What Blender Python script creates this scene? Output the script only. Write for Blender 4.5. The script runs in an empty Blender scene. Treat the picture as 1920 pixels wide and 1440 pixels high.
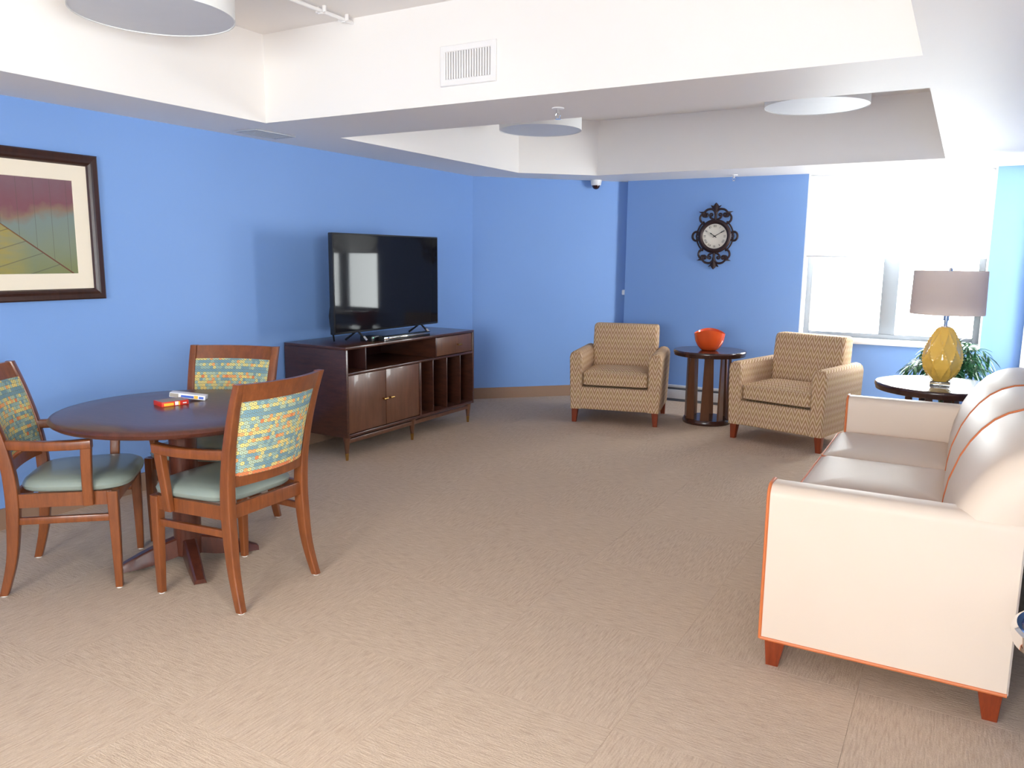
import bpy, bmesh, math, random
from mathutils import Vector, Matrix
random.seed(7)
PI = math.pi
scn = bpy.context.scene
COL = scn.collection

# ------------------------------------------------------------------ camera
CAMH = 1.5
cam_d = bpy.data.cameras.new('camera'); cam = bpy.data.objects.new('camera', cam_d); COL.objects.link(cam)
cam_d.sensor_width = 36.0; cam_d.lens = 1478.4/1920*36.0; cam_d.clip_start = 0.05
yaw, pitch, roll = -0.517083, 0.159960, -0.0104075
fw = Vector((math.sin(yaw)*math.cos(pitch), math.cos(yaw)*math.cos(pitch), -math.sin(pitch)))
rt = Vector((math.cos(yaw), -math.sin(yaw), 0)); dn = fw.cross(rt)
r2 = rt*math.cos(roll)+dn*math.sin(roll); d2 = dn*math.cos(roll)-rt*math.sin(roll)
mw = Matrix((r2, -d2, -fw)).transposed().to_4x4(); mw.translation = (0, 0, CAMH)
cam.matrix_world = mw
scn.camera = cam

# ------------------------------------------------------------------ world, light, exposure
W = bpy.data.worlds.new('overcast_sky'); scn.world = W; W.use_nodes = True
bg = W.node_tree.nodes['Background']
bg.inputs[0].default_value = (0.96, 0.98, 1.0, 1); bg.inputs[1].default_value = 27.0
scn.view_settings.view_transform = 'Standard'; scn.view_settings.look = 'None'
scn.view_settings.exposure = 0.32; scn.view_settings.gamma = 1.0
scn.view_settings.use_curve_mapping = False
scn.cycles.max_bounces = 10; scn.cycles.diffuse_bounces = 6; scn.cycles.transparent_max_bounces = 12
scn.cycles.sample_clamp_indirect = 12.0
scn.cycles.use_denoising = True

S = 2.3075        # soffit height
T = 2.83          # tray ceiling height
XL, YB, XR = -4.457, 8.10, 0.47   # left wall, back wall, right wall
WIN1 = (-1.38, 0.16, 0.76, S)     # x0,x1,z0,z1 on the back wall
WIN2 = (7.22, 8.07, 0.50, S)       # y0,y1,z0,z1 on the right wall
WIN4 = (-1.3, 0.6, 0.60, 2.20)     # y0,y1,z0,z1 on the entrance side wall
WIN3 = (-1.9, 0.3, 0.75, 2.20)     # x0,x1,z0,z1 on the rear wall
def portal(loc, rot, sx, sy):
    l = bpy.data.lights.new('window_portal', 'AREA'); l.shape = 'RECTANGLE'; l.size = sx; l.size_y = sy
    l.cycles.is_portal = True
    o = bpy.data.objects.new('window_portal', l); COL.objects.link(o); o.location = loc; o.rotation_euler = rot
portal((-0.61, 8.42, 1.53), (-PI/2, 0, 0), 1.54, 1.54)
portal((0.80, 7.645, 1.40), (0, PI/2, 0), 1.80, 0.85)
portal((-0.8, -2.32, 1.475), (PI/2, 0, 0), 2.2, 1.45)
portal((2.13, -0.35, 1.40), (0, PI/2, 0), 1.60, 1.9)

# ------------------------------------------------------------------ material helpers
class NT:
    def __init__(s, name):
        s.m = bpy.data.materials.new(name); s.m.use_nodes = True; s.t = s.m.node_tree
        s.p = s.t.nodes['Principled BSDF']
    def n(s, typ, props=None, **inp):
        nd = s.t.nodes.new(typ)
        for k, v in (props or {}).items(): setattr(nd, k, v)
        for k, v in inp.items():
            key = int(k[1:]) if k[0] == 'i' and k[1:].isdigit() else k.replace('_', ' ')
            s.set(nd.inputs[key], v)
        return nd
    def set(s, sock, v):
        if isinstance(v, bpy.types.NodeSocket): s.t.links.new(v, sock)
        elif isinstance(v, bpy.types.Node): s.t.links.new(v.outputs[0], sock)
        else: sock.default_value = v
    def math(s, op, a, b=None):
        nd = s.t.nodes.new('ShaderNodeMath'); nd.operation = op; s.set(nd.inputs[0], a)
        if b is not None: s.set(nd.inputs[1], b)
        return nd.outputs[0]
    def mix(s, f, a, b, blend='MIX'):
        nd = s.t.nodes.new('ShaderNodeMix'); nd.data_type = 'RGBA'; nd.blend_type = blend
        s.set(nd.inputs[0], f); s.set(nd.inputs[6], a); s.set(nd.inputs[7], b); return nd.outputs[2]
    def ramp(s, f, stops, interp='LINEAR'):
        nd = s.t.nodes.new('ShaderNodeValToRGB'); nd.color_ramp.interpolation = interp
        e = nd.color_ramp.elements
        while len(e) < len(stops): e.new(0.5)
        for q, (p, c) in zip(e, stops): q.position = p; q.color = c
        s.set(nd.inputs[0], f); return nd.outputs[0]
    def obj(s): return s.n('ShaderNodeTexCoord').outputs['Object']
    def uv(s): return s.n('ShaderNodeTexCoord').outputs['UV']
    def map(s, vec, scale=(1, 1, 1), loc=(0, 0, 0), rot=(0, 0, 0)):
        nd = s.n('ShaderNodeMapping'); s.set(nd.inputs[0], vec); nd.inputs[1].default_value = loc
        nd.inputs[2].default_value = rot; nd.inputs[3].default_value = scale; return nd.outputs[0]
    def noise(s, vec, scale=5, detail=3, rough=0.5):
        nd = s.n('ShaderNodeTexNoise'); s.set(nd.inputs['Vector'], vec); nd.inputs['Scale'].default_value = scale
        nd.inputs['Detail'].default_value = detail; nd.inputs['Roughness'].default_value = rough; return nd.outputs[0]
    def bump(s, h, strength=0.2, dist=0.01):
        nd = s.n('ShaderNodeBump'); s.set(nd.inputs['Height'], h); nd.inputs['Strength'].default_value = strength
        nd.inputs['Distance'].default_value = dist; s.set(s.p.inputs['Normal'], nd.outputs[0])
    def base(s, c): s.set(s.p.inputs['Base Color'], c)
    def fin(s, rough=0.5, metal=0.0, spec=0.5, coat=0.0, coat_r=0.05):
        s.p.inputs['Roughness'].default_value = rough; s.p.inputs['Metallic'].default_value = metal
        s.p.inputs['Specular IOR Level'].default_value = spec; s.p.inputs['Coat Weight'].default_value = coat
        s.p.inputs['Coat Roughness'].default_value = coat_r; return s.m
def rgb(r, g, b):
    f = lambda v: (v/255/12.92) if v/255 <= 0.04045 else ((v/255+0.055)/1.055)**2.4
    return (f(r), f(g), f(b), 1)
def plain(name, c, rough=0.5, metal=0.0, spec=0.5, coat=0.0, vary=0.06, scale=9):
    k = NT(name); ns = k.noise(k.obj(), scale, 2)
    dk = tuple(x*(1-vary) for x in c[:3])+(1,); k.base(k.mix(ns, dk, c)); return k.fin(rough, metal, spec, coat)
def wood(name, c1, c2, rough=0.35, coat=0.2, scale=(14, 14, 1.6), dirn=None):
    k = NT(name); v = k.map(k.obj(), scale); n1 = k.noise(v, 3.0, 5, 0.6)
    n2 = k.noise(k.map(k.obj(), tuple(x*6 for x in scale)), 3, 2)
    f = k.math('ADD', k.math('MULTIPLY', n1, 0.75), k.math('MULTIPLY', n2, 0.25))
    k.base(k.ramp(f, [(0.3, c1), (0.7, c2)])); k.bump(n2, 0.05, 0.002); return k.fin(rough, 0, 0.5, coat)

M = {}
def wallpaint(name, c):
    k = NT(name); n = k.noise(k.obj(), 1.3, 3); f = k.noise(k.obj(), 160, 2)
    k.base(k.mix(n, tuple(x*0.97 for x in c[:3])+(1,), c)); k.bump(f, 0.06, 0.003); return k.fin(0.55, 0, 0.35)
M['blue'] = wallpaint('blue_wall_paint', rgb(125, 161, 217))
M['white'] = wallpaint('white_ceiling_paint', rgb(242, 236, 231))
M['trimwhite'] = plain('white_trim_paint', rgb(238, 238, 240), 0.35)
M['taupe'] = plain('taupe_vinyl_base', rgb(150, 118, 96), 0.5)
M['bronze'] = plain('bloom_paled_window_aluminium', rgb(146, 150, 156), 0.4, 0.3)  # dark bronze-grey frame, base colour lightened to paint in the window bloom
k = NT('window_glass')
fr = k.n('ShaderNodeFresnel', IOR=1.45); tr = k.n('ShaderNodeBsdfTransparent', Color=(0.96, 0.98, 0.97, 1)); gl = k.n('ShaderNodeBsdfGlossy', Roughness=0.02)
mx = k.n('ShaderNodeMixShader', i0=fr.outputs[0], i1=tr.outputs[0], i2=gl.outputs[0])
k.t.links.new(mx.outputs[0], k.t.nodes['Material Output'].inputs[0]); M['glass'] = k.m
k = NT('roller_shade_fabric')
df = k.n('ShaderNodeBsdfDiffuse', Color=(0.85, 0.85, 0.84, 1)); tl = k.n('ShaderNodeBsdfTranslucent', Color=(0.8, 0.8, 0.79, 1))
mx = k.n('ShaderNodeMixShader', i0=0.5, i1=df.outputs[0], i2=tl.outputs[0])
k.t.links.new(mx.outputs[0], k.t.nodes['Material Output'].inputs[0]); M['shade'] = k.m

# carpet: looped pile in streaks along the tile's own x axis
k = NT('brown_streaked_carpet'); oi = k.n('ShaderNodeObjectInfo')
off = k.n('ShaderNodeCombineXYZ', X=k.math('MULTIPLY', oi.outputs['Random'], 37.0), Y=k.math('MULTIPLY', oi.outputs['Random'], 91.0), Z=0.0)
vec = k.n('ShaderNodeVectorMath', {'operation': 'ADD'}, i0=k.obj(), i1=off.outputs[0]).outputs[0]
st = k.noise(k.map(vec, (14, 150, 1)), 1.0, 3, 0.6); fine = k.noise(k.map(vec, (110, 230, 1)), 1.0, 2, 0.6); big = k.noise(vec, 3.0, 2)
c = k.ramp(st, [(0.32, rgb(176, 150, 128)), (0.5, rgb(216, 190, 166)), (0.68, rgb(238, 214, 190))])
c = k.mix(k.math('MULTIPLY', fine, 0.8), rgb(180, 156, 134), c)
c = k.mix(k.math('MULTIPLY', big, 0.25), c, rgb(198, 176, 156))
k.base(c); k.bump(k.math('ADD', st, fine), 0.5, 0.004); M['carpet'] = k.fin(0.95, 0, 0.1)
M['floorbase'] = plain('carpet_backing', rgb(150, 128, 108), 0.9)

M['chairwood'] = wood('reddish_chair_wood', rgb(104, 53, 24), rgb(136, 74, 36), 0.32, 0.25)
M['tabletop'] = wood('dark_brown_table_laminate', rgb(74, 44, 36), rgb(98, 62, 50), 0.30, 0.12, (3, 18, 3))
M['tableedge'] = wood('table_pedestal_wood', rgb(62, 28, 20), rgb(92, 46, 32), 0.3, 0.2)
M['console'] = wood('dark_walnut_console', rgb(58, 30, 22), rgb(86, 48, 34), 0.3, 0.3, (3, 2, 14))
M['consoledoor'] = wood('brown_walnut_door', rgb(88, 54, 36), rgb(114, 72, 50), 0.35, 0.2, (10, 10, 1.2))
M['consoledark'] = wood('dark_walnut_interior', rgb(46, 20, 18), rgb(62, 28, 24), 0.45, 0.05)
M['brass'] = plain('brass', rgb(206, 164, 96), 0.25, 1.0)
M['chrome'] = plain('chrome', (0.85, 0.85, 0.86, 1), 0.08, 1.0, vary=0.01)
M['glide'] = plain('white_plastic_glide', rgb(225, 220, 212), 0.4)
M['vinyl'] = plain('sage_green_vinyl', rgb(138, 146, 136), 0.32, 0, 0.5, 0.15, 0.05, 5)
M['black'] = plain('black_plastic', (0.012, 0.012, 0.014, 1), 0.3)
M['screen'] = plain('black_screen_glass', (0.008, 0.008, 0.011, 1), 0.04, 0, 0.13, 0.0, 0.0)
M['leg'] = wood('orange_brown_leg_wood', rgb(116, 42, 16), rgb(146, 60, 26), 0.3, 0.3)
M['frame'] = wood('dark_picture_frame', rgb(42, 22, 18), rgb(62, 34, 26), 0.3, 0.2)
M['mat'] = plain('cream_mat_board', rgb(236, 222, 200), 0.8, vary=0.02)
M['sidetable'] = wood('espresso_side_table', rgb(50, 26, 22), rgb(74, 42, 32), 0.25, 0.4, (10, 10, 1.4))
M['slatwood'] = wood('walnut_slat', rgb(84, 50, 34), rgb(112, 72, 48), 0.3, 0.3, (10, 10, 1.4))
M['orange'] = plain('orange_glazed_ceramic', rgb(232, 88, 36), 0.12, 0, 0.5, 0.5, 0.05)
M['clockiron'] = plain('dark_bronze_iron', rgb(50, 32, 34), 0.45, 0.3)
M['clockface'] = plain('cream_clock_face', rgb(226, 218, 204), 0.6, vary=0.03)
M['ink'] = plain('black_ink', rgb(30, 28, 30), 0.6)
M['lampshade'] = None
k = NT('white_linen_lampshade')
cv = k.noise(k.map(k.obj(), (200, 200, 30)), 1, 2)
df = k.n('ShaderNodeBsdfDiffuse', Color=k.mix(cv, rgb(246, 238, 232), rgb(250, 244, 240))); tl = k.n('ShaderNodeBsdfTranslucent', Color=rgb(240, 228, 220))
mx = k.n('ShaderNodeMixShader', i0=0.68, i1=df.outputs[0], i2=tl.outputs[0])
k.t.links.new(mx.outputs[0], k.t.nodes['Material Output'].inputs[0]); M['lampshade'] = k.m
k = NT('amber_glass'); k.base(rgb(255, 202, 92)); k.p.inputs['Subsurface Weight'].default_value = 0.0
k.p.inputs['Subsurface Radius'].default_value = (0.06, 0.04, 0.01); k.p.inputs['Transmission Weight'].default_value = 0.0
M['amber'] = k.fin(0.12, 0, 0.6, 0.3)
k = NT('clear_crystal'); k.base((0.95, 0.96, 1, 1)); k.p.inputs['Transmission Weight'].default_value = 0.85; M['crystal'] = k.fin(0.05)
M['leaf'] = None
k = NT('green_leaf'); ln = k.noise(k.obj(), 22, 2); k.base(k.ramp(ln, [(0.3, rgb(20, 74, 40)), (0.7, rgb(58, 128, 66))])); M['leaf'] = k.fin(0.35, 0, 0.5, 0.1)
M['pot'] = plain('dark_grey_pot', rgb(70, 68, 66), 0.5)
M['soil'] = plain('soil', rgb(52, 38, 30), 0.95)
M['stem'] = plain('palm_stem', rgb(70, 92, 48), 0.6)
M['sofa'] = None
k = NT('cream_vinyl_upholstery'); sn = k.noise(k.obj(), 2.0, 2); gr = k.noise(k.obj(), 260, 2)
k.base(k.mix(sn, rgb(218, 196, 175), rgb(225, 205, 186))); k.bump(gr, 0.04, 0.002); M['sofa'] = k.fin(0.5, 0, 0.35)
M['piping'] = plain('orange_piping', rgb(214, 116, 62), 0.5)
M['navy'] = plain('navy_lacquer', rgb(44, 44, 92), 0.2, 0, 0.5, 0.3)
M['diffuser'] = plain('frosted_lamp_diffuser', rgb(222, 220, 220), 0.5)
M['drum'] = plain('white_drum_fabric', rgb(236, 234, 230), 0.7)
M['ventdark'] = plain('vent_duct_dark', rgb(120, 104, 98), 0.8)
M['ventwhite'] = plain('white_vent_enamel', rgb(240, 236, 234), 0.4)
M['ventgrey'] = plain('grey_vent_enamel', rgb(176, 178, 186), 0.5)
M['heater'] = plain('white_heater_enamel', rgb(220, 220, 222), 0.4)
M['heaterdark'] = plain('heater_slot_grey', rgb(110, 112, 122), 0.5)
M['darkdome'] = plain('smoked_dome', rgb(52, 22, 26), 0.08, 0, 0.6)
M['red'] = plain('red_card', rgb(208, 48, 34), 0.4)
M['yellow'] = plain('yellow_print', rgb(244, 188, 62), 0.4)
M['paperwhite'] = plain('white_card', rgb(238, 236, 240), 0.4)
M['bluep'] = plain('blue_print', rgb(48, 92, 196), 0.4)
M['greycard'] = plain('grey_printed_card', rgb(150, 140, 128), 0.5)

# ring patterned multicolour fabric (dining chair backs)
k = NT('ring_pattern_fabric'); uv = k.uv(); sc = k.map(uv, (62, 62, 1)); sep = k.n('ShaderNodeSeparateXYZ', Vector=sc)
row = k.math('FLOOR', sep.outputs[1]); xx = k.math('ADD', sep.outputs[0], k.math('MULTIPLY', k.math('MODULO', row, 2.0), 0.5))
col = k.math('FLOOR', xx); fx = k.math('SUBTRACT', k.math('SUBTRACT', xx, col), 0.5); fy = k.math('SUBTRACT', k.math('SUBTRACT', sep.outputs[1], row), 0.5)
d = k.math('SQRT', k.math('ADD', k.math('MULTIPLY', fx, fx), k.math('MULTIPLY', fy, fy)))
ring = k.math('MULTIPLY', k.math('GREATER_THAN', d, 0.17), k.math('LESS_THAN', d, 0.47))
cell = k.n('ShaderNodeCombineXYZ', X=col, Y=row, Z=0.0)
wn = k.n('ShaderNodeTexWhiteNoise', {'noise_dimensions': '2D'}, Vector=cell.outputs[0]).outputs[0]
rw = k.n('ShaderNodeTexNoise', {'noise_dimensions': '1D'}, W=k.math('MULTIPLY', row, 0.43), Scale=1.0, Detail=0.0).outputs[0]
clump = k.noise(k.map(cell.outputs[0], (0.33, 0.9, 1)), 1.0, 0)
val = k.math('ADD', k.math('ADD', k.math('MULTIPLY', k.math('SUBTRACT', rw, 0.5), 1.3), k.math('MULTIPLY', k.math('SUBTRACT', clump, 0.5), 0.9)), k.math('ADD', 0.46, k.math('MULTIPLY', k.math('SUBTRACT', wn, 0.5), 0.5)))
rc = k.ramp(val, [(0.0, rgb(116, 150, 162)), (0.28, rgb(142, 172, 168)), (0.42, rgb(174, 190, 166)), (0.55, rgb(220, 200, 126)), (0.66, rgb(236, 206, 120)), (0.74, rgb(238, 160, 96)), (0.9, rgb(226, 122, 76))], 'CONSTANT')
gc = k.ramp(val, [(0.0, rgb(104, 124, 124)), (0.55, rgb(146, 144, 108)), (1.0, rgb(168, 124, 90))])
k.base(k.mix(ring, gc, rc)); k.bump(ring, 0.1, 0.002); M['rings'] = k.fin(0.8, 0, 0.2)

# zigzag fabric (armchairs)
k = NT('zigzag_flame_fabric'); sep = k.n('ShaderNodeSeparateXYZ', Vector=k.uv())
u = k.math('MULTIPLY', sep.outputs[0], 1/0.060); tri = k.math('ABSOLUTE', k.math('SUBTRACT', k.math('FRACT', u), 0.5))
v = k.math('ADD', k.math('MULTIPLY', sep.outputs[1], 1/0.050), k.math('MULTIPLY', tri, 3.0))
fv = k.math('FRACT', v); band = k.math('FRACT', k.math('MULTIPLY', v, 1/3.0))
c = k.ramp(fv, [(0.0, rgb(150, 112, 78)), (0.22, rgb(176, 140, 104)), (0.42, rgb(230, 206, 176)), (0.62, rgb(236, 214, 186)), (0.8, rgb(170, 132, 98)), (1.0, rgb(150, 112, 78))])
c2 = k.ramp(band, [(0.0, rgb(214, 180, 120)), (0.5, rgb(200, 150, 124)), (1.0, rgb(214, 180, 120))])
wv = k.noise(k.map(k.uv(), (400, 400, 1)), 1, 1)
c = k.mix(0.28, c, c2); c = k.mix(k.math('MULTIPLY', wv, 0.25), c, rgb(140, 110, 84))
k.base(c); k.bump(wv, 0.15, 0.002); M['zigzag'] = k.fin(0.85, 0, 0.2)

# abstract leaf print (framed picture): y to the right, z up, local to the print
k = NT('leaf_print'); sep = k.n('ShaderNodeSeparateXYZ', Vector=k.obj()); yy, zz = sep.outputs[1], sep.outputs[2]
nz = k.noise(k.obj(), 9, 4); n2 = k.noise(k.map(k.obj(), (1, 3, 14)), 3, 3)
h = k.math('ADD', zz, k.math('ADD', k.math('MULTIPLY', k.math('SUBTRACT', nz, 0.5), 0.16), k.math('MULTIPLY', yy, -0.14)))
c = k.ramp(k.math('ADD', k.math('MULTIPLY', h, 1.7), 0.5), [(0.0, rgb(122, 126, 86)), (0.25, rgb(124, 132, 112)), (0.48, rgb(120, 132, 126)), (0.57, rgb(132, 108, 92)), (0.66, rgb(122, 78, 86)), (0.82, rgb(122, 90, 98)), (1.0, rgb(130, 100, 106))])
stemd = k.math('ABSOLUTE', k.math('SUBTRACT', zz, k.math('ADD', k.math('MULTIPLY', yy, -0.70), 0.035)))
c = k.mix(k.math('LESS_THAN', stemd, 0.0045), c, rgb(104, 66, 50))
below = k.math('GREATER_THAN', k.math('ADD', k.math('MULTIPLY', yy, -0.70), 0.035), zz)
vein_a = k.math('LESS_THAN', k.math('ABSOLUTE', k.math('SUBTRACT', k.math('FRACT', k.math('MULTIPLY', yy, 11.0)), 0.5)), 0.016)
vein_b = k.math('LESS_THAN', k.math('ABSOLUTE', k.math('SUBTRACT', k.math('FRACT', k.math('ADD', k.math('MULTIPLY', zz, 11.0), k.math('MULTIPLY', yy, -3.5))), 0.5)), 0.03)
ylm = k.n('ShaderNodeClamp', Value=k.math('MULTIPLY', k.math('SUBTRACT', 0.20, yy), 7.0)).outputs[0]
c = k.mix(k.math('MULTIPLY', k.math('MULTIPLY', ylm, below), k.math('MULTIPLY', n2, 1.1)), c, rgb(164, 142, 56))
va = k.math('MULTIPLY', vein_a, k.math('SUBTRACT', 1.0, below)); vb = k.math('MULTIPLY', vein_b, below)
c = k.mix(k.math('MULTIPLY', k.math('MAXIMUM', va, vb), 0.55), c, rgb(86, 80, 72))
k.base(c); M['print'] = k.fin(0.6, 0, 0.3)

# ------------------------------------------------------------------ mesh helpers
def merge(bm, t):
    me = bpy.data.meshes.new('tmp'); t.to_mesh(me); t.free(); bm.from_mesh(me); bpy.data.meshes.remove(me)
def bx(bm, x0, x1, y0, y1, z0, z1, bev=0.0, seg=2, mat=None):
    t = bmesh.new(); bmesh.ops.create_cube(t, size=1.0)
    bmesh.ops.scale(t, vec=(abs(x1-x0), abs(y1-y0), abs(z1-z0)), verts=t.verts)
    if bev: bmesh.ops.bevel(t, geom=t.edges[:]+t.verts[:], offset=bev, segments=seg, profile=0.5, affect='EDGES', clamp_overlap=True)
    bmesh.ops.translate(t, vec=((x0+x1)/2, (y0+y1)/2, (z0+z1)/2), verts=t.verts)
    if mat is not None: bmesh.ops.transform(t, matrix=mat, verts=t.verts)
    merge(bm, t); return bm
def loft(bm, rings, close=True, cap=True, closed_path=False):
    vs = [[bm.verts.new(p) for p in r] for r in rings]; n = len(vs[0]); m = len(vs)
    for i in range(m if closed_path else m-1):
        a, b = vs[i], vs[(i+1) % m]
        for j in range(n if close else n-1):
            bm.faces.new((a[j], a[(j+1) % n], b[(j+1) % n], b[j]))
    if cap and close and not closed_path:
        bm.faces.new(list(reversed(vs[0]))); bm.faces.new(vs[-1])
    return bm
def lathe(bm, prof, seg=32, c=(0, 0), cap=True):
    rings = [[(c[0]+r*math.cos(2*PI*i/seg), c[1]+r*math.sin(2*PI*i/seg), z) for i in range(seg)] for r, z in prof]
    return loft(bm, rings, True, cap)
def tube(bm, pts, rad, seg=8, closed=False, flat=None):
    P = [Vector(p) for p in pts]; n = len(P); rings = []
    up = Vector((0, 0, 1)); prev = None
    for i, p in enumerate(P):
        if closed: t = (P[(i+1) % n]-P[i-1])
        else: t = P[min(i+1, n-1)]-P[max(i-1, 0)]
        t.normalize()
        if prev is None:
            a = t.cross(up)
            if a.length < 0.05: a = t.cross(Vector((0, 1, 0)))
        else: a = prev-t*prev.dot(t)
        a.normalize(); prev = a; b = t.cross(a)
        r = rad[i] if isinstance(rad, (list, tuple)) else rad
        rings.append([p+a*(r*math.cos(2*PI*j/seg))+b*(r*math.sin(2*PI*j/seg)) for j in range(seg)])
    return loft(bm, rings, True, not closed, closed)
def rrect(cx, cy, w, d, r, n=3):
    out = []
    for sx, sy, a0 in ((1, 1, 0), (-1, 1, PI/2), (-1, -1, PI), (1, -1, 1.5*PI)):
        for i in range(n+1):
            a = a0+PI/2*i/n; out.append((cx+sx*(w/2-r)+r*math.cos(a), cy+sy*(d/2-r)+r*math.sin(a)))
    return out
def column(bm, stations):   # (cx, cy, z, w, d, r)
    return loft(bm, [[(x, y, z) for x, y in rrect(cx, cy, w, d, r)] for cx, cy, z, w, d, r in stations])
def prism(bm, poly, z0, z1):
    return loft(bm, [[(x, y, z0) for x, y in poly], [(x, y, z1) for x, y in poly]])
def boxuv(me):
    uvl = me.uv_layers.new(name='uv') if not me.uv_layers else me.uv_layers[0]
    for p in me.polygons:
        n = p.normal; ax = max(range(3), key=lambda i: abs(n[i]))
        for li in p.loop_indices:
            c = me.vertices[me.loops[li].vertex_index].co
            uvl.data[li].uv = (c[1], c[2]) if ax == 0 else ((c[0], c[2]) if ax == 1 else (c[0], c[1]))
def mesh(name, bm, m, angle=40):
    bmesh.ops.recalc_face_normals(bm, faces=bm.faces[:])
    me = bpy.data.meshes.new(name); bm.to_mesh(me); bm.free()
    me.materials.append(M[m] if isinstance(m, str) else m)
    for p in me.polygons: p.use_smooth = True
    me.set_sharp_from_angle(angle=math.radians(angle)); boxuv(me); return me
def obj(name, bm, m, parent=None, world=False, angle=40):
    if world and parent is not None:
        bmesh.ops.transform(bm, matrix=WM[parent].inverted(), verts=bm.verts)
    o = bpy.data.objects.new(name, mesh(name, bm, m, angle)); COL.objects.link(o)
    if parent is not None: o.parent = parent
    WM[o] = WM[parent].copy() if parent is not None else Matrix()
    return o
WM = {}
def tag(o, label, cat, group=None):
    o['label'] = label; o['category'] = cat
    if group: o['group'] = group
    return o
def thing(name, label, cat, loc=(0, 0, 0), rz=0.0, group=None):
    o = bpy.data.objects.new(name, None); COL.objects.link(o); o.empty_display_size = 0.1
    o.location = loc; o.rotation_euler = (0, 0, rz); WM[o] = Matrix.Translation(loc) @ Matrix.Rotation(rz, 4, 'Z')
    return tag(o, label, cat, group)
def struct(name, bm, m, label=None, angle=30):
    o = obj(name, bm, m, angle=angle); o['kind'] = 'structure'
    if label: o['label'] = label
    return o
def dup(root, loc, rz, label):
    r = root.copy(); COL.objects.link(r); r.location = loc; r.rotation_euler = (0, 0, rz); r['label'] = label
    for ch in list(root.children):
        q = ch.copy(); COL.objects.link(q); q.parent = r
        for g in list(ch.children):
            h = g.copy(); COL.objects.link(h); h.parent = q
    return r
def nb(): return bmesh.new()

# ------------------------------------------------------------------ room shell
WT = 0.3
ROOM = [(XL, -2.0), (XL, 6.983), (-3.21, 8.23), (-3.21, YB), (XR, YB), (XR, 2.75), (1.8, 2.75), (1.8, -2.0)]
b = nb(); bx(b, XL-0.3, 2.1, -2.3, 8.6, -0.12, -0.012)
floor = struct('floor', b, 'floorbase', 'brown streaked carpet tile floor laid in quarter turns')
def clip(poly, clipper):   # convex half plane list
    for (px, py, nx, ny) in clipper:
        out = []
        for i in range(len(poly)):
            a, c = poly[i], poly[(i+1) % len(poly)]
            da = (a[0]-px)*nx+(a[1]-py)*ny; dc = (c[0]-px)*nx+(c[1]-py)*ny
            if da >= 0: out.append(a)
            if da*dc < 0:
                t = da/(da-dc); out.append((a[0]+(c[0]-a[0])*t, a[1]+(c[1]-a[1])*t))
        poly = out
        if len(poly) < 3: return []
    return poly
TS = 0.655
r2_ = math.sqrt(0.5)
main = [(XL, 0, 1, 0), (0, -2.0, 0, 1), (0, YB, 0, -1), (XL, 6.983, r2_, -r2_)]
full_tile = None
for i in range(-7, 5):
    for j in range(-9, 10):
        x0 = -0.86+i*TS; y0 = 2.19+j*TS; g = 0.0004
        q = [(x0+g, y0+g), (x0+TS-g, y0+g), (x0+TS-g, y0+TS-g), (x0+g, y0+TS-g)]
        cl = main+([(XR, 0, -1, 0)] if y0+TS > 2.76 else [(1.8, 0, -1, 0)])
        pc = clip(q, cl)
        if not pc: continue
        area = abs(sum(pc[a][0]*pc[(a+1) % len(pc)][1]-pc[(a+1) % len(pc)][0]*pc[a][1] for a in range(len(pc))))/2
        if area < 0.004: continue
        cx, cy = x0+TS/2, y0+TS/2; rot = (i+j) % 2; ca, sa = (0, -1) if rot else (1, 0)
        if area > (TS-2*g)**2-1e-6:
            if full_tile is None:
                t = nb(); prism(t, [(x-cx, y-cy) for x, y in q], -0.012, 0.0); full_tile = mesh('carpet_tile', t, 'carpet')
            me = full_tile
        else:
            loc = [((x-cx)*ca-(y-cy)*sa, (x-cx)*sa+(y-cy)*ca) for x, y in pc]
            t = nb(); prism(t, loc, -0.012, 0.0); me = mesh('carpet_tile', t, 'carpet')
        o = bpy.data.objects.new('carpet_tile', me); COL.objects.link(o); o.parent = floor
        o.location = (cx, cy, 0); o.rotation_euler = (0, 0, PI/2 if rot else 0)

ZT = 2.6
b = nb(); bx(b, XL-WT, XL, -2.3, 6.983+0.12, -0.1, ZT); struct('wall_left', b, 'blue', 'long blue painted wall behind the television')
b = nb(); n_ = 0.3*r2_
prism(b, [(XL, 6.983), (-3.21, 8.23), (-3.21-n_*0.2, 8.23+n_*1.8), (XL-n_, 6.983+n_)], -0.1, ZT); struct('wall_corner', b, 'blue', 'blue angled wall across the room corner')
b = nb()
bx(b, -3.21, WIN1[0], YB, YB+WT, -0.1, ZT); bx(b, WIN1[1], XR+WT, YB, YB+WT, -0.1, ZT)
bx(b, WIN1[0], WIN1[1], YB, YB+WT, -0.1, WIN1[2]-0.03); bx(b, WIN1[0], WIN1[1], YB, YB+WT, S, ZT)
struct('wall_back', b, 'blue', 'blue wall with the clock and the window')
b = nb()
bx(b, XR, XR+WT, 2.75, WIN2[0], -0.1, ZT); bx(b, XR, XR+WT, WIN2[1], YB, -0.1, ZT)
bx(b, XR, XR+WT, WIN2[0], WIN2[1], -0.1, WIN2[2]-0.03); bx(b, XR, XR+WT, WIN2[0], WIN2[1], S, ZT)
bx(b, XR+WT, 1.8+WT, 2.75, 2.75+WT, -0.1, ZT); bx(b, 1.8, 1.8+WT, -2.3, WIN4[0], -0.1, ZT); bx(b, 1.8, 1.8+WT, WIN4[1], 2.75, -0.1, ZT); bx(b, 1.8, 1.8+WT, WIN4[0], WIN4[1], -0.1, WIN4[2]-0.03); bx(b, 1.8, 1.8+WT, WIN4[0], WIN4[1], WIN4[3], ZT)
struct('wall_right', b, 'blue', 'blue wall behind the cream sofa')
b = nb()
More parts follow.
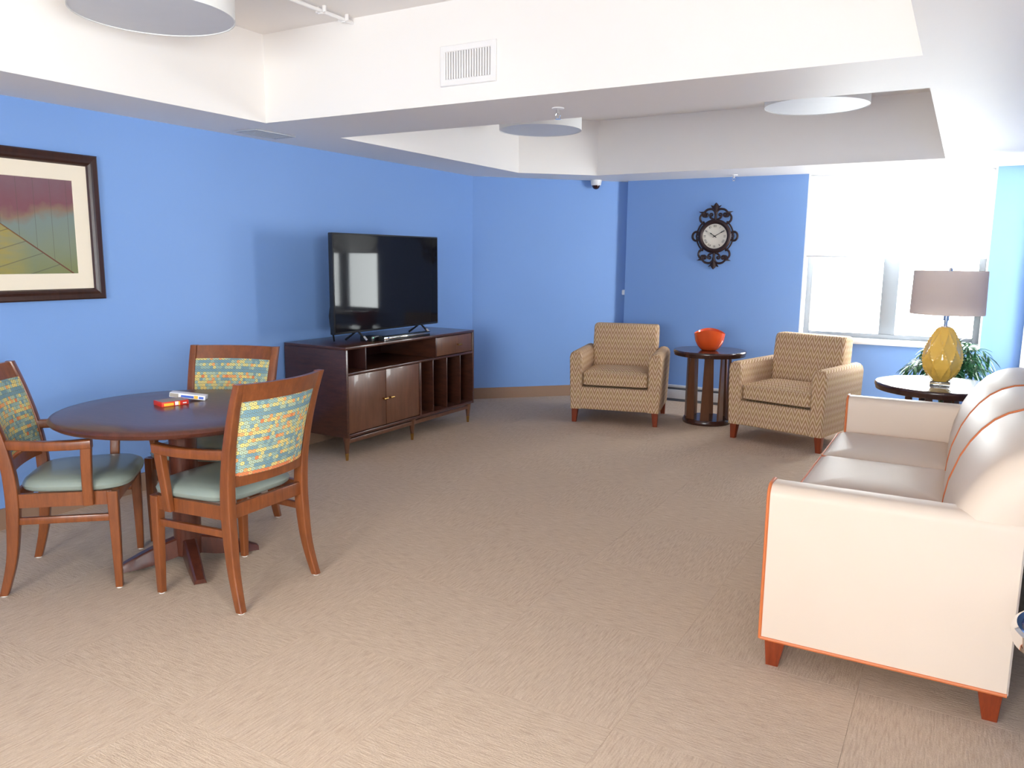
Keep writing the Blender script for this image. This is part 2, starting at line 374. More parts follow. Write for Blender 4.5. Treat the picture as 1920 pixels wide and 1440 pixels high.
bx(b, XL, WIN3[0], -2.3, -2.0, -0.1, ZT); bx(b, WIN3[1], 1.8, -2.3, -2.0, -0.1, ZT)
bx(b, WIN3[0], WIN3[1], -2.3, -2.0, -0.1, WIN3[2]-0.03); bx(b, WIN3[0], WIN3[1], -2.3, -2.0, WIN3[3], ZT)
struct('wall_rear', b, 'blue', 'blue wall opposite the window wall')

# ceiling: lower soffit with two raised trays
TR1 = [(-3.876, -1.2), (-0.226, -1.2), (-0.226, 3.677), (-3.876, 3.677)]
TR2 = [(-3.876, 4.356), (-0.226, 4.36), (-0.224, 7.33), (-3.275, 7.43), (-3.87, 6.89)]
b = nb(); ed = []
for poly in ([(XL-0.3, -2.3), (2.1, -2.3), (2.1, 8.4), (XL-0.3, 8.4)], TR1, TR2):
    vs = [b.verts.new((x, y, S)) for x, y in poly]
    ed += [b.edges.new((vs[i], vs[(i+1) % len(vs)])) for i in range(len(vs))]
bmesh.ops.triangle_fill(b, use_beauty=True, edges=ed)
for poly in (TR1, TR2):
    n = len(poly)
    for i in range(n):
        p, q = poly[i], poly[(i+1) % n]
        b.faces.new([b.verts.new(c) for c in ((p[0], p[1], S), (q[0], q[1], S), (q[0], q[1], T), (p[0], p[1], T))])
    b.faces.new([b.verts.new((x, y, T)) for x, y in poly])
bmesh.ops.remove_doubles(b, verts=b.verts[:], dist=1e-4)
struct('ceiling', b, 'white', 'white ceiling with two raised rectangular trays')

def baseboard(name, p, q, h=0.115, t=0.014):
    d = Vector((q[0]-p[0], q[1]-p[1])); d.normalize(); nx, ny = d.y*t, -d.x*t
    b = nb(); prism(b, [p, q, (q[0]+nx, q[1]+ny), (p[0]+nx, p[1]+ny)], 0.0, h); struct(name, b, 'taupe', 'taupe vinyl skirting at the foot of the blue wall')
baseboard('baseboard_left', (XL, -2.0), (XL, 6.983)); baseboard('baseboard_corner', (XL, 6.983), (-3.21, 8.23))

# ------------------------------------------------------------------ windows
def make_window(n, w, z0, z1, mtx, mull, sashes, label):
    # local: x along the wall 0..w, y outward (0 = room face), z up
    root = bpy.data.objects.new('window_%d' % n, None); COL.objects.link(root); root['kind'] = 'structure'; root['label'] = label
    root.matrix_world = mtx; WM[root] = mtx.copy()
    b = nb(); bx(b, 0, 0.012, 0.0, 0.30, z0, z1); bx(b, w-0.012, w, 0.0, 0.30, z0, z1); bx(b, 0.012, w-0.012, 0, 0.30, z1-0.012, z1)
    obj('window_jamb', b, 'trimwhite', root)
    b = nb(); bx(b, -0.03 if n == 1 else 0, w+(0.0 if n == 1 else 0.0), -0.05 if n == 1 else -0.01, 0.30, z0-0.04, z0, 0.006); obj('window_sill', b, 'trimwhite', root)
    y0, y1 = 0.19, 0.25
    b = nb(); bx(b, 0.012, 0.065, y0, y1, z0, z1-0.012, 0.004); bx(b, w-0.065, w-0.012, y0, y1, z0, z1-0.012, 0.004)
    bx(b, 0.065, w-0.065, y0, y1, z0, z0+0.045, 0.004); bx(b, 0.065, w-0.065, y0, y1, z1-0.06, z1-0.012, 0.004)
    fr_ = obj('window_frame', b, 'bronze', root)
    xs = [0.065]
    for mxc in mull:
        b = nb(); bx(b, mxc-0.07, mxc+0.07, y0-0.005, y1, z0+0.045, z1-0.06, 0.004); obj('mullion', b, 'bronze', root)
        xs += [mxc-0.07, mxc+0.07]
    xs.append(w-0.065)
    for i in range(0, len(xs), 2):
        b = nb(); bx(b, xs[i], xs[i+1], 0.22, 0.226, z0+0.045, z1-0.06); obj('pane', b, 'glass', root)
    return root
make_window(1, WIN1[1]-WIN1[0], WIN1[2], WIN1[3], Matrix.Translation((WIN1[0], YB, 0)), [0.765], 2, 'bright window with grey frame and white sill in the clock wall')
make_window(2, WIN2[1]-WIN2[0], WIN2[2], WIN2[3], Matrix.Translation((XR, WIN2[1], 0)) @ Matrix.Rotation(-PI/2, 4, 'Z'), [], 1, 'bright window in the wall beside the potted palm')
make_window(3, WIN3[1]-WIN3[0], WIN3[2], WIN3[3], Matrix.Translation((WIN3[1], -2.0, 0)) @ Matrix.Rotation(PI, 4, 'Z'), [1.1], 2, 'wide window in the rear wall')

make_window(4, WIN4[1]-WIN4[0], WIN4[2], WIN4[3], Matrix.Translation((1.8, WIN4[1], 0)) @ Matrix.Rotation(-PI/2, 4, 'Z'), [0.95], 2, 'wide window in the entrance side wall')
t = thing('roller_shade', 'white roller shade drawn halfway down the window with grey frame', 'shade', (-0.61, 8.12, 1.53))
b = nb(); bx(b, -1.364, 0.144, 8.118, 8.12, 1.545, 2.27); obj('shade_fabric', b, 'shade', t, True)
b = nb(); bx(b, -1.364, 0.144, 8.112, 8.126, 1.525, 1.545, 0.004); obj('bottom_bar', b, 'trimwhite', t, True)
b = nb(); loft(b, [[(x, 8.13+0.022*math.cos(a*PI/8), 2.272+0.022*math.sin(a*PI/8)) for a in range(16)] for x in (-1.366, 0.146)]); obj('roller', b, 'trimwhite', t, True)

# ------------------------------------------------------------------ baseboard heater
t = thing('baseboard_heater', 'long low white baseboard heater under the clock and window', 'heater', (-1.4, 8.06, 0))
HX0, HX1 = -3.05, 0.42
b = nb(); bx(b, HX0, HX1, 8.035, 8.05, 0.03, 0.125, 0.004); obj('front_cover', b, 'heater', t, True)
b = nb(); bx(b, HX0, HX1, 8.04, 8.098, 0.148, 0.170, 0.005); obj('top_cover', b, 'heater', t, True)
b = nb(); bx(b, HX0+0.01, HX1-0.01, 8.055, 8.098, 0.0, 0.148); obj('fin_element', b, 'heaterdark', t, True)
for x in (HX0-0.005, HX1-0.015):
    b = nb(); bx(b, x, x+0.02, 8.03, 8.099, 0.0, 0.172, 0.004); obj('end_cap', b, 'heater', t, True)

# ------------------------------------------------------------------ dining chairs (local: front +y)
def lerp_path(path, z):
    for (x0, y0, z0), (x1, y1, z1) in zip(path, path[1:]):
        if z0 <= z <= z1:
            f = (z-z0)/(z1-z0); return x0+(x1-x0)*f, y0+(y1-y0)*f
    return path[-1][0], path[-1][1]
POST = []
_p = [(0.236, -0.262, 0.0), (0.226, -0.222, 0.16), (0.222, -0.205, 0.32), (0.222, -0.200, 0.45), (0.224, -0.208, 0.58), (0.229, -0.232, 0.72), (0.235, -0.272, 0.87), (0.240, -0.312, 0.985)]
for i in range(29):   # smooth by Catmull-Rom
    f = i/28*(len(_p)-1); a = min(int(f), len(_p)-2); tt = f-a
    P0, P1, P2, P3 = (_p[max(a-1, 0)], _p[a], _p[a+1], _p[min(a+2, len(_p)-1)])
    POST.append(tuple(0.5*(2*P1[c]+(P2[c]-P0[c])*tt+(2*P0[c]-5*P1[c]+4*P2[c]-P3[c])*tt*tt+(3*P1[c]-P0[c]-3*P2[c]+P3[c])*tt**3) for c in range(3)))
def curved_slab(z0, z1, thick, inset, bow=0.05, nu=16, nz=8, bulge=0.0, yoff=0.0):
    b = nb(); rings = []
    for iz in range(nz+1):
        z = z0+(z1-z0)*iz/nz; x, y = lerp_path(POST, z); w = x-inset; ring = []
        ez = 1-abs(2*iz/nz-1)**4
        for iu in range(nu+1):
            u = -1+2*iu/nu; eu = 1-abs(u)**6; th = thick/2+bulge*ez*eu
            ring.append((u*w, y+yoff-bow*(1-u*u)+th, z))
        for iu in range(nu, -1, -1):
            u = -1+2*iu/nu; eu = 1-abs(u)**6; th = thick/2+bulge*ez*eu
            ring.append((u*w, y+yoff-bow*(1-u*u)-th, z))
        rings.append(ring)
    return loft(b, rings)
def dining_chair(label, loc, rz):
    t = thing('dining_armchair', label, 'chair', loc, rz, 'dining armchairs around the round table')
    for s in (1, -1):
        b = nb(); st = []
        for x, y, z in POST:
            f = z/0.985; w = 0.034+0.010*min(1, z/0.3)-0.006*max(0, (z-0.6)/0.385); dd = 0.034+0.018*min(1, z/0.35)-0.018*max(0, (z-0.5)/0.485)
            st.append((s*x, y, max(z, 0.006), w, dd, 0.006))
        column(b, st); pl = obj('rear_leg', b, 'chairwood', t)
        b = nb(); lathe(b, [(0.014, 0.0), (0.014, 0.008)], 12, (s*0.236, -0.262)); obj('glide', b, 'glide', pl)
        b = nb(); column(b, [(s*0.247, 0.205, 0.006, 0.030, 0.030, 0.005), (s*0.246, 0.205, 0.25, 0.040, 0.040, 0.006), (s*0.243, 0.203, 0.455, 0.046, 0.046, 0.006)])
        fl = obj('front_leg', b, 'chairwood', t)
        b = nb(); lathe(b, [(0.013, 0.0), (0.013, 0.008)], 12, (s*0.247, 0.205)); obj('glide', b, 'glide', fl)
        # side rail and stretcher
        b = nb(); prism(b, [(s*0.212, -0.19), (s*0.234, -0.19), (s*0.256, 0.20), (s*0.232, 0.20)], 0.395, 0.457); obj('side_rail', b, 'chairwood', t)
        b = nb(); bx(b, -0.011, 0.011, -0.205, 0.205, 0.318, 0.35, 0.004, mat=Matrix.Translation((s*0.234, 0.0, 0))@Matrix.Rotation(-s*0.055, 4, 'Z')); obj('stretcher', b, 'chairwood', t)
        # arm: rest + front post
        b = nb(); pts = [(0.222, -0.215), (0.245, -0.13), (0.266, -0.03), (0.279, 0.06), (0.284, 0.142)]
        rings = []
        for i, (x, y) in enumerate(pts):
            zc = 0.678-0.006*math.sin(i/4*PI)+0.004*i/4; hw, hh = 0.017+0.006*i/4, 0.021
            rings.append([(s*(x+q), y, zc+r) for q, r in rrect(0, 0, 2*hw, 2*hh, 0.008)])
        loft(b, rings); obj('armrest', b, 'chairwood', t)
        b = nb(); column(b, [(s*0.262, 0.108, 0.40, 0.026, 0.042, 0.006), (s*0.270, 0.110, 0.50, 0.030, 0.042, 0.006), (s*0.279, 0.115, 0.60, 0.034, 0.043, 0.006), (s*0.283, 0.120, 0.672, 0.036, 0.044, 0.006)]); obj('arm_post', b, 'chairwood', t)
    b = nb(); bx(b, -0.225, 0.225, 0.19, 0.222, 0.395, 0.457, 0.005); obj('front_rail', b, 'chairwood', t)
    b = nb(); bx(b, -0.21, 0.21, -0.213, -0.188, 0.395, 0.457, 0.005); obj('rear_rail', b, 'chairwood', t)
    # seat pad: rounded trapezoid, crowned
    def outline(ins):
        out = []
        for i in range(40):
            a = 2*PI*i/40; ca, sa = math.cos(a), math.sin(a)
            ex = lambda v: math.copysign(abs(v)**0.45, v)
            y = 0.03+(0.218-ins)*ex(sa); f = (y+0.19)/0.44
            out.append(((0.218+0.045*f-ins)*ex(ca), y+0.02*(1-abs(ca)**2)*(1 if sa > 0 else 0)))
        return out
    b = nb(); loft(b, [[(x, y, z) for x, y in outline(i)] for i, z in ((0.012, 0.457), (0.0, 0.466), (-0.004, 0.482), (0.004, 0.498), (0.025, 0.511), (0.07, 0.521), (0.13, 0.526), (0.19, 0.528))])
    obj('seat', b, 'vinyl', t)
    obj('top_rail', curved_slab(0.908, 0.983, 0.024, 0.0), 'chairwood', t)
    obj('lower_rail', curved_slab(0.535, 0.584, 0.024, 0.0, 0.03), 'chairwood', t)
    obj('back_panel', curved_slab(0.580, 0.912, 0.026, 0.020, 0.046, 20, 12, 0.012), 'rings', t)
    return t
ch = dining_chair('wooden dining armchair with its patterned back turned to the room beside the console', (-2.808, 2.385, 0), math.radians(93.0))
dup(ch, (-3.535, 2.102, 0), math.radians(-45.5), 'wooden dining armchair below the framed picture, its sage seat turned toward the table')
dup(ch, (-3.445, 2.808, 0), math.radians(204.0), 'wooden dining armchair between the round table and blue wall, its back to the wall')

# ------------------------------------------------------------------ round table
TC = (-3.20, 2.43)
t = thing('round_dining_table', 'round dark brown pedestal table with two game boxes on it', 'table', (TC[0], TC[1], 0))
b = nb(); lathe(b, [(0.30, 0.738), (0.515, 0.738), (0.535, 0.741), (0.548, 0.748), (0.553, 0.758), (0.546, 0.766), (0.536, 0.770), (0.525, 0.774), (0.40, 0.775), (0.15, 0.775)], 72); obj('table_top', b, 'tabletop', t)
b = nb(); lathe(b, [(0.536, 0.7375), (0.549, 0.7465), (0.5545, 0.758), (0.548, 0.7665), (0.538, 0.7705)], 72, cap=False); obj('edge_band', b, 'tableedge', t)
b = nb(); lathe(b, [(0.24, 0.718), (0.25, 0.728), (0.25, 0.738)], 40); obj('top_plate', b, 'tableedge', t)
b = nb(); lathe(b, [(0.064, 0.05), (0.064, 0.62), (0.068, 0.66), (0.10, 0.70), (0.10, 0.718)], 32); obj('pedestal', b, 'tableedge', t)
for i in range(4):
    a = math.radians(240+90*i); mt = Matrix.Rotation(a, 4, 'Z'); b = nb()
    rings = []
    for f in (0.0, 0.3, 0.6, 0.85, 1.0):
        r = 0.03+0.30*f; top = 0.145-0.115*f**1.3; bot = 0.045*(1-f)**2+0.010; w = 0.036-0.008*f
        rings.append([(r, y, z) for y, z in ((-w, bot), (w, bot), (w*0.85, top-0.008), (w*0.6, top), (-w*0.6, top), (-w*0.85, top-0.008))])
    loft(b, rings); bmesh.ops.transform(b, matrix=mt, verts=b.verts); ft = obj('foot', b, 'tableedge', t)
    b = nb(); lathe(b, [(0.016, 0.0), (0.016, 0.012)], 12, (0.305*math.cos(a), 0.305*math.sin(a))); obj('glide', b, 'chrome', ft)

# game boxes
g = thing('card_game_box', 'red and yellow printed card game box lying flat on the round table', 'box', (-3.300, 2.455, 0.775), math.radians(76))
b = nb(); bx(b, -0.065, 0.065, -0.048, 0.048, 0.0, 0.022, 0.001); body = obj('box_body', b, 'red', g)
b = nb(); bx(b, -0.058, 0.058, -0.041, 0.041, 0.0218, 0.0226); obj('lid_print', b, 'greycard', g)
b = nb(); bx(b, -0.055, -0.008, -0.0486, -0.0478, 0.003, 0.016); obj('yellow_print', b, 'yellow', g)
b = nb(); bx(b, -0.002, 0.014, -0.0486, -0.0478, 0.003, 0.020); obj('white_print', b, 'paperwhite', g)
b = nb(); bx(b, 0.014, 0.022, -0.0486, -0.0478, 0.002, 0.020); obj('yellow_print', b, 'yellow', g)
b = nb(); bx(b, 0.036, 0.054, -0.0486, -0.0478, 0.007, 0.012); obj('white_print', b, 'paperwhite', g)
g = thing('domino_box', 'slim white box with blue and yellow print leaning on the red game box', 'box', (-3.325, 2.575, 0.7875), math.radians(38))
g.rotation_euler = (0, math.radians(7.5), math.radians(38))
b = nb(); bx(b, -0.085, 0.085, -0.03, 0.03, 0.0, 0.022, 0.001); obj('box_body', b, 'paperwhite', g)
b = nb(); bx(b, -0.030, 0.030, -0.0306, -0.0298, 0.005, 0.016); obj('blue_print', b, 'bluep', g)
b = nb(); bx(b, 0.032, 0.050, -0.0306, -0.0298, 0.003, 0.019); obj('yellow_print', b, 'yellow', g)
b = nb(); bx(b, 0.055, 0.077, -0.0306, -0.0298, 0.005, 0.016); obj('blue_print', b, 'bluep', g)
b = nb(); bx(b, -0.083, -0.042, -0.0306, -0.0298, 0.002, 0.020); obj('grey_print', b, 'greycard', g)

# ------------------------------------------------------------------ media console
t = thing('media_console', 'dark walnut media console with two doors, a drawer and record slots', 'cabinet', (-4.12, 5.155, 0))
X0, X1, Y0, Y1 = -4.425, -3.82, 4.295, 6.012
def cb(name, m, *a, bev=0.003): 
    b = nb(); bx(b, *a, bev); return obj(name, b, m, t, True)
cb('top_panel', 'console', X0, X1, Y0, Y1, 0.823, 0.845, bev=0.004)
cb('side_panel', 'console', X0, X1, Y0, Y0+0.025, 0.175, 0.823); cb('side_panel', 'console', X0, X1, Y1-0.025, Y1, 0.175, 0.823)
cb('bottom_panel', 'console', X0, X1, Y0+0.025, Y1-0.025, 0.175, 0.197); cb('back_panel', 'consoledark', X0, X0+0.012, Y0+0.025, Y1-0.025, 0.197, 0.823)
cb('shelf', 'console', X0+0.012, X1, Y0+0.025, Y1-0.025, 0.636, 0.654)
cb('divider', 'consoledark', X0+0.012, X1-0.03, 4.545, 4.560, 0.654, 0.823)
cb('divider', 'console', X0+0.012, X1, 5.415, 5.432, 0.654, 0.823)
cb('divider', 'console', X0+0.012, X1, 5.185, 5.212, 0.197, 0.636)
for y in (5.405, 5.610, 5.820): cb('record_divider', 'console', X0+0.012, X1-0.02, y-0.006, y+0.006, 0.197, 0.636)
knobs = {}
for nm, ya, yb, yk in (('door', 4.325, 4.752, 4.715), ('door', 4.758, 5.182, 4.795)):
    dr = cb(nm, 'consoledoor', X1-0.028, X1-0.006, ya, yb, 0.202, 0.632)
    b = nb(); tube(b, [(X1-0.008, yk, 0.412), (X1+0.022, yk, 0.412)], 0.006, 8); tube(b, [(X1+0.024, yk-0.022, 0.412), (X1+0.024, yk+0.022, 0.412)], 0.0075, 10); obj('pull', b, 'brass', dr, True)
dr = cb('drawer', 'consoledoor', X1-0.028, X1-0.006, 5.436, 5.983, 0.660, 0.818)
b = nb(); tube(b, [(X1-0.008, 5.745, 0.738), (X1+0.022, 5.745, 0.738)], 0.006, 8); tube(b, [(X1+0.024, 5.72, 0.738), (X1+0.024, 5.77, 0.738)], 0.0075, 10); obj('pull', b, 'brass', dr, True)
for z0 in (0.128,):
    cb('apron_rail', 'consoledoor', X1-0.045, X1-0.02, Y0+0.03, Y1-0.03, 0.128, 0.160); cb('apron_rail', 'console', X0+0.02, X0+0.045, Y0+0.03, Y1-0.03, 0.128, 0.160)
for xx in (X1-0.035, X0+0.04):
    for y in (4.325, 5.120, 5.965):
        b = nb(); lathe(b, [(0.013, 0.05), (0.029, 0.176)], 14, (xx, y)); lg = obj('leg', b, 'consoledoor', t, True)
        b = nb(); lathe(b, [(0.0105, 0.0), (0.0140, 0.055)], 14, (xx, y)); obj('ferrule', b, 'brass', lg, True)

# ------------------------------------------------------------------ television and devices
t = thing('television', 'large flat black television standing on the media console', 'television', (-4.03, 5.047, 0.845))
b = nb(); bx(b, -4.045, -4.002, 4.386, 5.709, 0.916, 1.661, 0.006); obj('bezel', b, 'black', t, True)
b = nb(); bx(b, -4.004, -4.0005, 4.397, 5.698, 0.932, 1.650, 0.0); obj('screen', b, 'screen', t, True)
b = nb(); bx(b, -4.09, -4.04, 4.60, 5.50, 0.98, 1.42, 0.02); obj('rear_housing', b, 'black', t, True)
for y in (4.66, 5.47):
    b = nb(); tube(b, [(-3.93, y, 0.853), (-4.02, y, 0.93), (-4.14, y, 0.853)], 0.009, 8); ft_ = obj('foot', b, 'black', t, True)
    b = nb(); tube(b, [(-3.925, y, 0.857), (-3.955, y, 0.885)], 0.0105, 8); obj('foot_cap', b, 'chrome', ft_, True)
b = nb(); tube(b, [(-4.085, 4.62, 1.13), (-4.11, 4.50, 1.14), (-4.11, 4.468, 1.11), (-4.11, 4.455, 1.05), (-4.11, 4.465, 0.97), (-4.11, 4.49, 0.90), (-4.13, 4.52, 0.853)], 0.007, 8); obj('power_cable', b, 'black', t, True)
t = thing('soundbar', 'slim glossy black soundbar with silver edge in front of the television', 'soundbar', (-3.875, 5.07, 0.845))
b = nb(); bx(b, -3.905, -3.848, 4.765, 5.375, 0.846, 0.880, 0.004); obj('case', b, 'black', t, True)
b = nb(); bx(b, -3.849, -3.845, 4.77, 5.37, 0.862, 0.870, 0.001); obj('silver_strip', b, 'chrome', t, True)
b = nb(); bx(b, -3.850, -3.844, 4.768, 4.83, 0.852, 0.876, 0.001); obj('display_window', b, 'chrome', t, True)
t = thing('set_top_box', 'small black set top box with a green light beside the television foot', 'set top box', (-3.97, 4.77, 0.845))
b = nb(); bx(b, -4.03, -3.915, 4.70, 4.83, 0.846, 0.885, 0.004); obj('case', b, 'black', t, True)
k = NT('green_led'); k.p.inputs['Emission Color'].default_value = (0.05, 1, 0.4, 1); k.p.inputs['Emission Strength'].default_value = 2.0; k.base((0.02, 0.3, 0.1, 1)); M['led'] = k.fin(0.4)
b = nb(); bx(b, -3.9155, -3.9145, 4.716, 4.722, 0.872, 0.877); obj('light', b, 'led', t, True)

# ------------------------------------------------------------------ framed picture
t = thing('framed_picture', 'dark framed abstract leaf print hanging on the blue wall', 'picture', (XL, 2.30, 1.64))
PY0, PY1, PZ0, PZ1 = 1.70, 2.897, 1.231, 2.048
def frame_ring(y0, y1, z0, z1, prof):   # prof: (inset, depth from wall)
    b = nb(); rings = []
    for ins, dp in prof:
        rings.append([(XL+dp, y0+ins, z0+ins), (XL+dp, y1-ins, z0+ins), (XL+dp, y1-ins, z1-ins), (XL+dp, y0+ins, z1-ins)])
    return loft(b, rings, True, False, True)
obj('frame', frame_ring(PY0, PY1, PZ0, PZ1, [(0, 0.002), (0, 0.030), (0.008, 0.036), (0.030, 0.030), (0.044, 0.034), (0.056, 0.026), (0.063, 0.016), (0.063, 0.002)]), 'frame', t, True, 20)
obj('mat_board', frame_ring(PY0+0.05, PY1-0.05, PZ0+0.05, PZ1-0.05, [(0, 0.006), (0, 0.014), (0.098, 0.014), (0.101, 0.009), (0.101, 0.006)]), 'mat', t, True, 20)
pr_ = bpy.data.objects.new('print', None)
b = nb(); bx(b, 0.0, 0.003, -(PY1-PY0)/2+0.14, (PY1-PY0)/2-0.14, -0.27, 0.27); o = obj('print', b, 'print', t); o.location = (0.008, 0.0, 0.0)
bpy.data.objects.remove(pr_)

# ------------------------------------------------------------------ wall clock
t = thing('wall_clock', 'ornate dark scrollwork wall clock with roman numerals', 'clock', (-2.25, YB, 1.727))
def cyl_y(b, r0, y0, r1, y1, seg=40, c=(0, 0)):
    return loft(b, [[(c[0]+r*math.cos(2*PI*i/seg), y, c[1]+r*math.sin(2*PI*i/seg)) for i in range(seg)] for r, y in ((r0, y0), (r1, y1))])
b = nb(); rings = []
for r, y in ((0.168, -0.002), (0.170, -0.018), (0.160, -0.030), (0.145, -0.036), (0.132, -0.030), (0.124, -0.018), (0.122, -0.006)):
    rings.append([(r*math.cos(2*PI*i/48), y, r*math.sin(2*PI*i/48)) for i in range(48)])
loft(b, rings, True, False, True); obj('rim', b, 'clockiron', t)
b = nb(); cyl_y(b, 0.128, -0.004, 0.128, -0.016, 48); face = obj('clock_face', b, 'clockface', t)
def strokes(b, s, ang, R):
    w = {'I': 0.006, 'V': 0.014, 'X': 0.014}; tot = sum(w[c] for c in s)+0.003*(len(s)-1); x = -tot/2; h = 0.011
    mt = Matrix.Rotation(ang, 4, 'Y') @ Matrix.Translation((0, 0, R))
    for c in s:
        cxx = x+w[c]/2; x += w[c]+0.003
        segs = {'I': [(0, 0)], 'V': [(-0.005, 0), (0.005, 0)], 'X': [(-0.005, 0.005), (0.005, -0.005)]}[c]
        for top, bot in segs:
            ln = math.hypot(top-bot, 2*h); a = math.atan2(top-bot, 2*h)
            bx(b, -0.0014, 0.0014, -0.0175, -0.016, -ln/2, ln/2, mat=mt @ Matrix.Translation((cxx+(top+bot)/2, 0, 0)) @ Matrix.Rotation(a, 4, 'Y'))
for i, s in enumerate(('XII', 'I', 'II', 'III', 'IIII', 'V', 'VI', 'VII', 'VIII', 'IX', 'X', 'XI')):
    b = nb(); strokes(b, s, 2*PI*i/12, 0.102); obj('numeral', b, 'ink', face)
def hand(name, ang, ln, w):
    b = nb(); mt = Matrix.Rotation(ang, 4, 'Y')
    prof = [(-0.022, w*0.6), (0, w*0.8), (ln*0.55, w*0.5), (ln*0.72, w*1.1), (ln*0.82, w*0.5), (ln, 0.0006)]
    loft(b, [[(-q, -0.0195, z), (q, -0.0195, z), (q, -0.0215, z), (-q, -0.0215, z)] for z, q in prof]); bmesh.ops.transform(b, matrix=mt, verts=b.verts); obj(name, b, 'ink', t)
hand('minute_hand', math.radians(60), 0.115, 0.005); hand('hour_hand', math.radians(305), 0.065, 0.006)
b = nb(); cyl_y(b, 0.007, -0.016, 0.006, -0.024, 14); obj('hub', b, 'ink', t)
def curl(b, pts, r0=0.011, r1=0.007, curl_r=0.03, turns=1.1, sgn=1):
    # stem through pts then a spiral at its end
    P = [Vector((x, -0.014, z)) for x, z in pts]; path = []
    for i in range(len(P)-1):
        p0, p1, p2, p3 = P[max(i-1, 0)], P[i], P[i+1], P[min(i+2, len(P)-1)]
        for j in range(6):
            q = j/6; path.append(0.5*(2*p1+(p2-p0)*q+(2*p0-5*p1+4*p2-p3)*q*q+(3*p1-p0-3*p2+p3)*q**3))
    path.append(P[-1]); d = (path[-1]-path[-2]).normalized(); nrm = Vector((-d.z*sgn, 0, d.x*sgn)); c = P[-1]+nrm*curl_r; a0 = math.atan2((P[-1]-c).z, (P[-1]-c).x)
    for j in range(1, 15):
        q = j/14; a = a0+sgn*q*turns*2*PI; r = curl_r*(1-0.72*q); path.append(c+Vector((r*math.cos(a), 0, r*math.sin(a))))
    n = len(path); tube(b, path, [r0+(r1-r0)*i/n for i in range(n)], 7)
b = nb()
for sx in (1, -1):
    for sz in (1, -1):
        curl(b, [(0.0, sz*0.235), (sx*0.035, sz*0.268), (sx*0.085, sz*0.265), (sx*0.118, sz*0.238)], 0.012, 0.009, 0.030, 1.0, -sx*sz)
        curl(b, [(sx*0.115, sz*0.125), (sx*0.150, sz*0.150), (sx*0.158, sz*0.190), (sx*0.140, sz*0.222)], 0.012, 0.008, 0.024, 1.1, sx*sz)
        curl(b, [(sx*0.02, sz*0.165), (sx*0.05, sz*0.185), (sx*0.06, sz*0.205)], 0.011, 0.007, 0.018, 1.0, sx*sz)
        loft(b, [[(sx*(0.125+0.05*f), -0.014-0.008*(1-f), sz*(0.232+0.012*f)+q) for q in (-0.012*(1-f)-0.001, 0.012*(1-f)+0.001)]+[(sx*(0.125+0.05*f), -0.014+0.006, sz*(0.232+0.012*f))] for f in (0, 0.5, 1.0)])
    tube(b, [(sx*(0.190+0.040*math.cos(a*PI/10)), -0.014, 0.045*math.sin(a*PI/10)) for a in range(20)], 0.011, 7, True)
    tube(b, [(sx*(0.178+0.014*math.cos(a*PI/6)), -0.014, 0.016*math.sin(a*PI/6)) for a in range(12)], 0.006, 6, True)
    tube(b, [(sx*0.186*math.cos(a), -0.014, 0.186*math.sin(a)) for a in [math.radians(q) for q in range(-52, 53, 8)]], 0.008, 6)
for sz in (1, -1):
    # leaf finial
    loft(b, [[(w*math.cos(a*PI/4), -0.014+0.012*math.sin(a*PI/4), z) for a in range(8)] for w, z in ((0.016, sz*0.165), (0.012, sz*0.205), (0.022, sz*0.245), (0.034, sz*0.275), (0.026, sz*0.305), (0.014, sz*0.322), (0.003, sz*0.332))])
    for sx in (1, -1):
        loft(b, [[(sx*x+q*0.3, -0.014+r, z+q) for q, r in ((w, 0), (0, -0.008), (-w, 0), (0, 0.008))] for x, z, w in ((0.0, sz*0.268, 0.016), (0.03, sz*0.288, 0.014), (0.052, sz*0.305, 0.003))])
obj('scrollwork', b, 'clockiron', t)

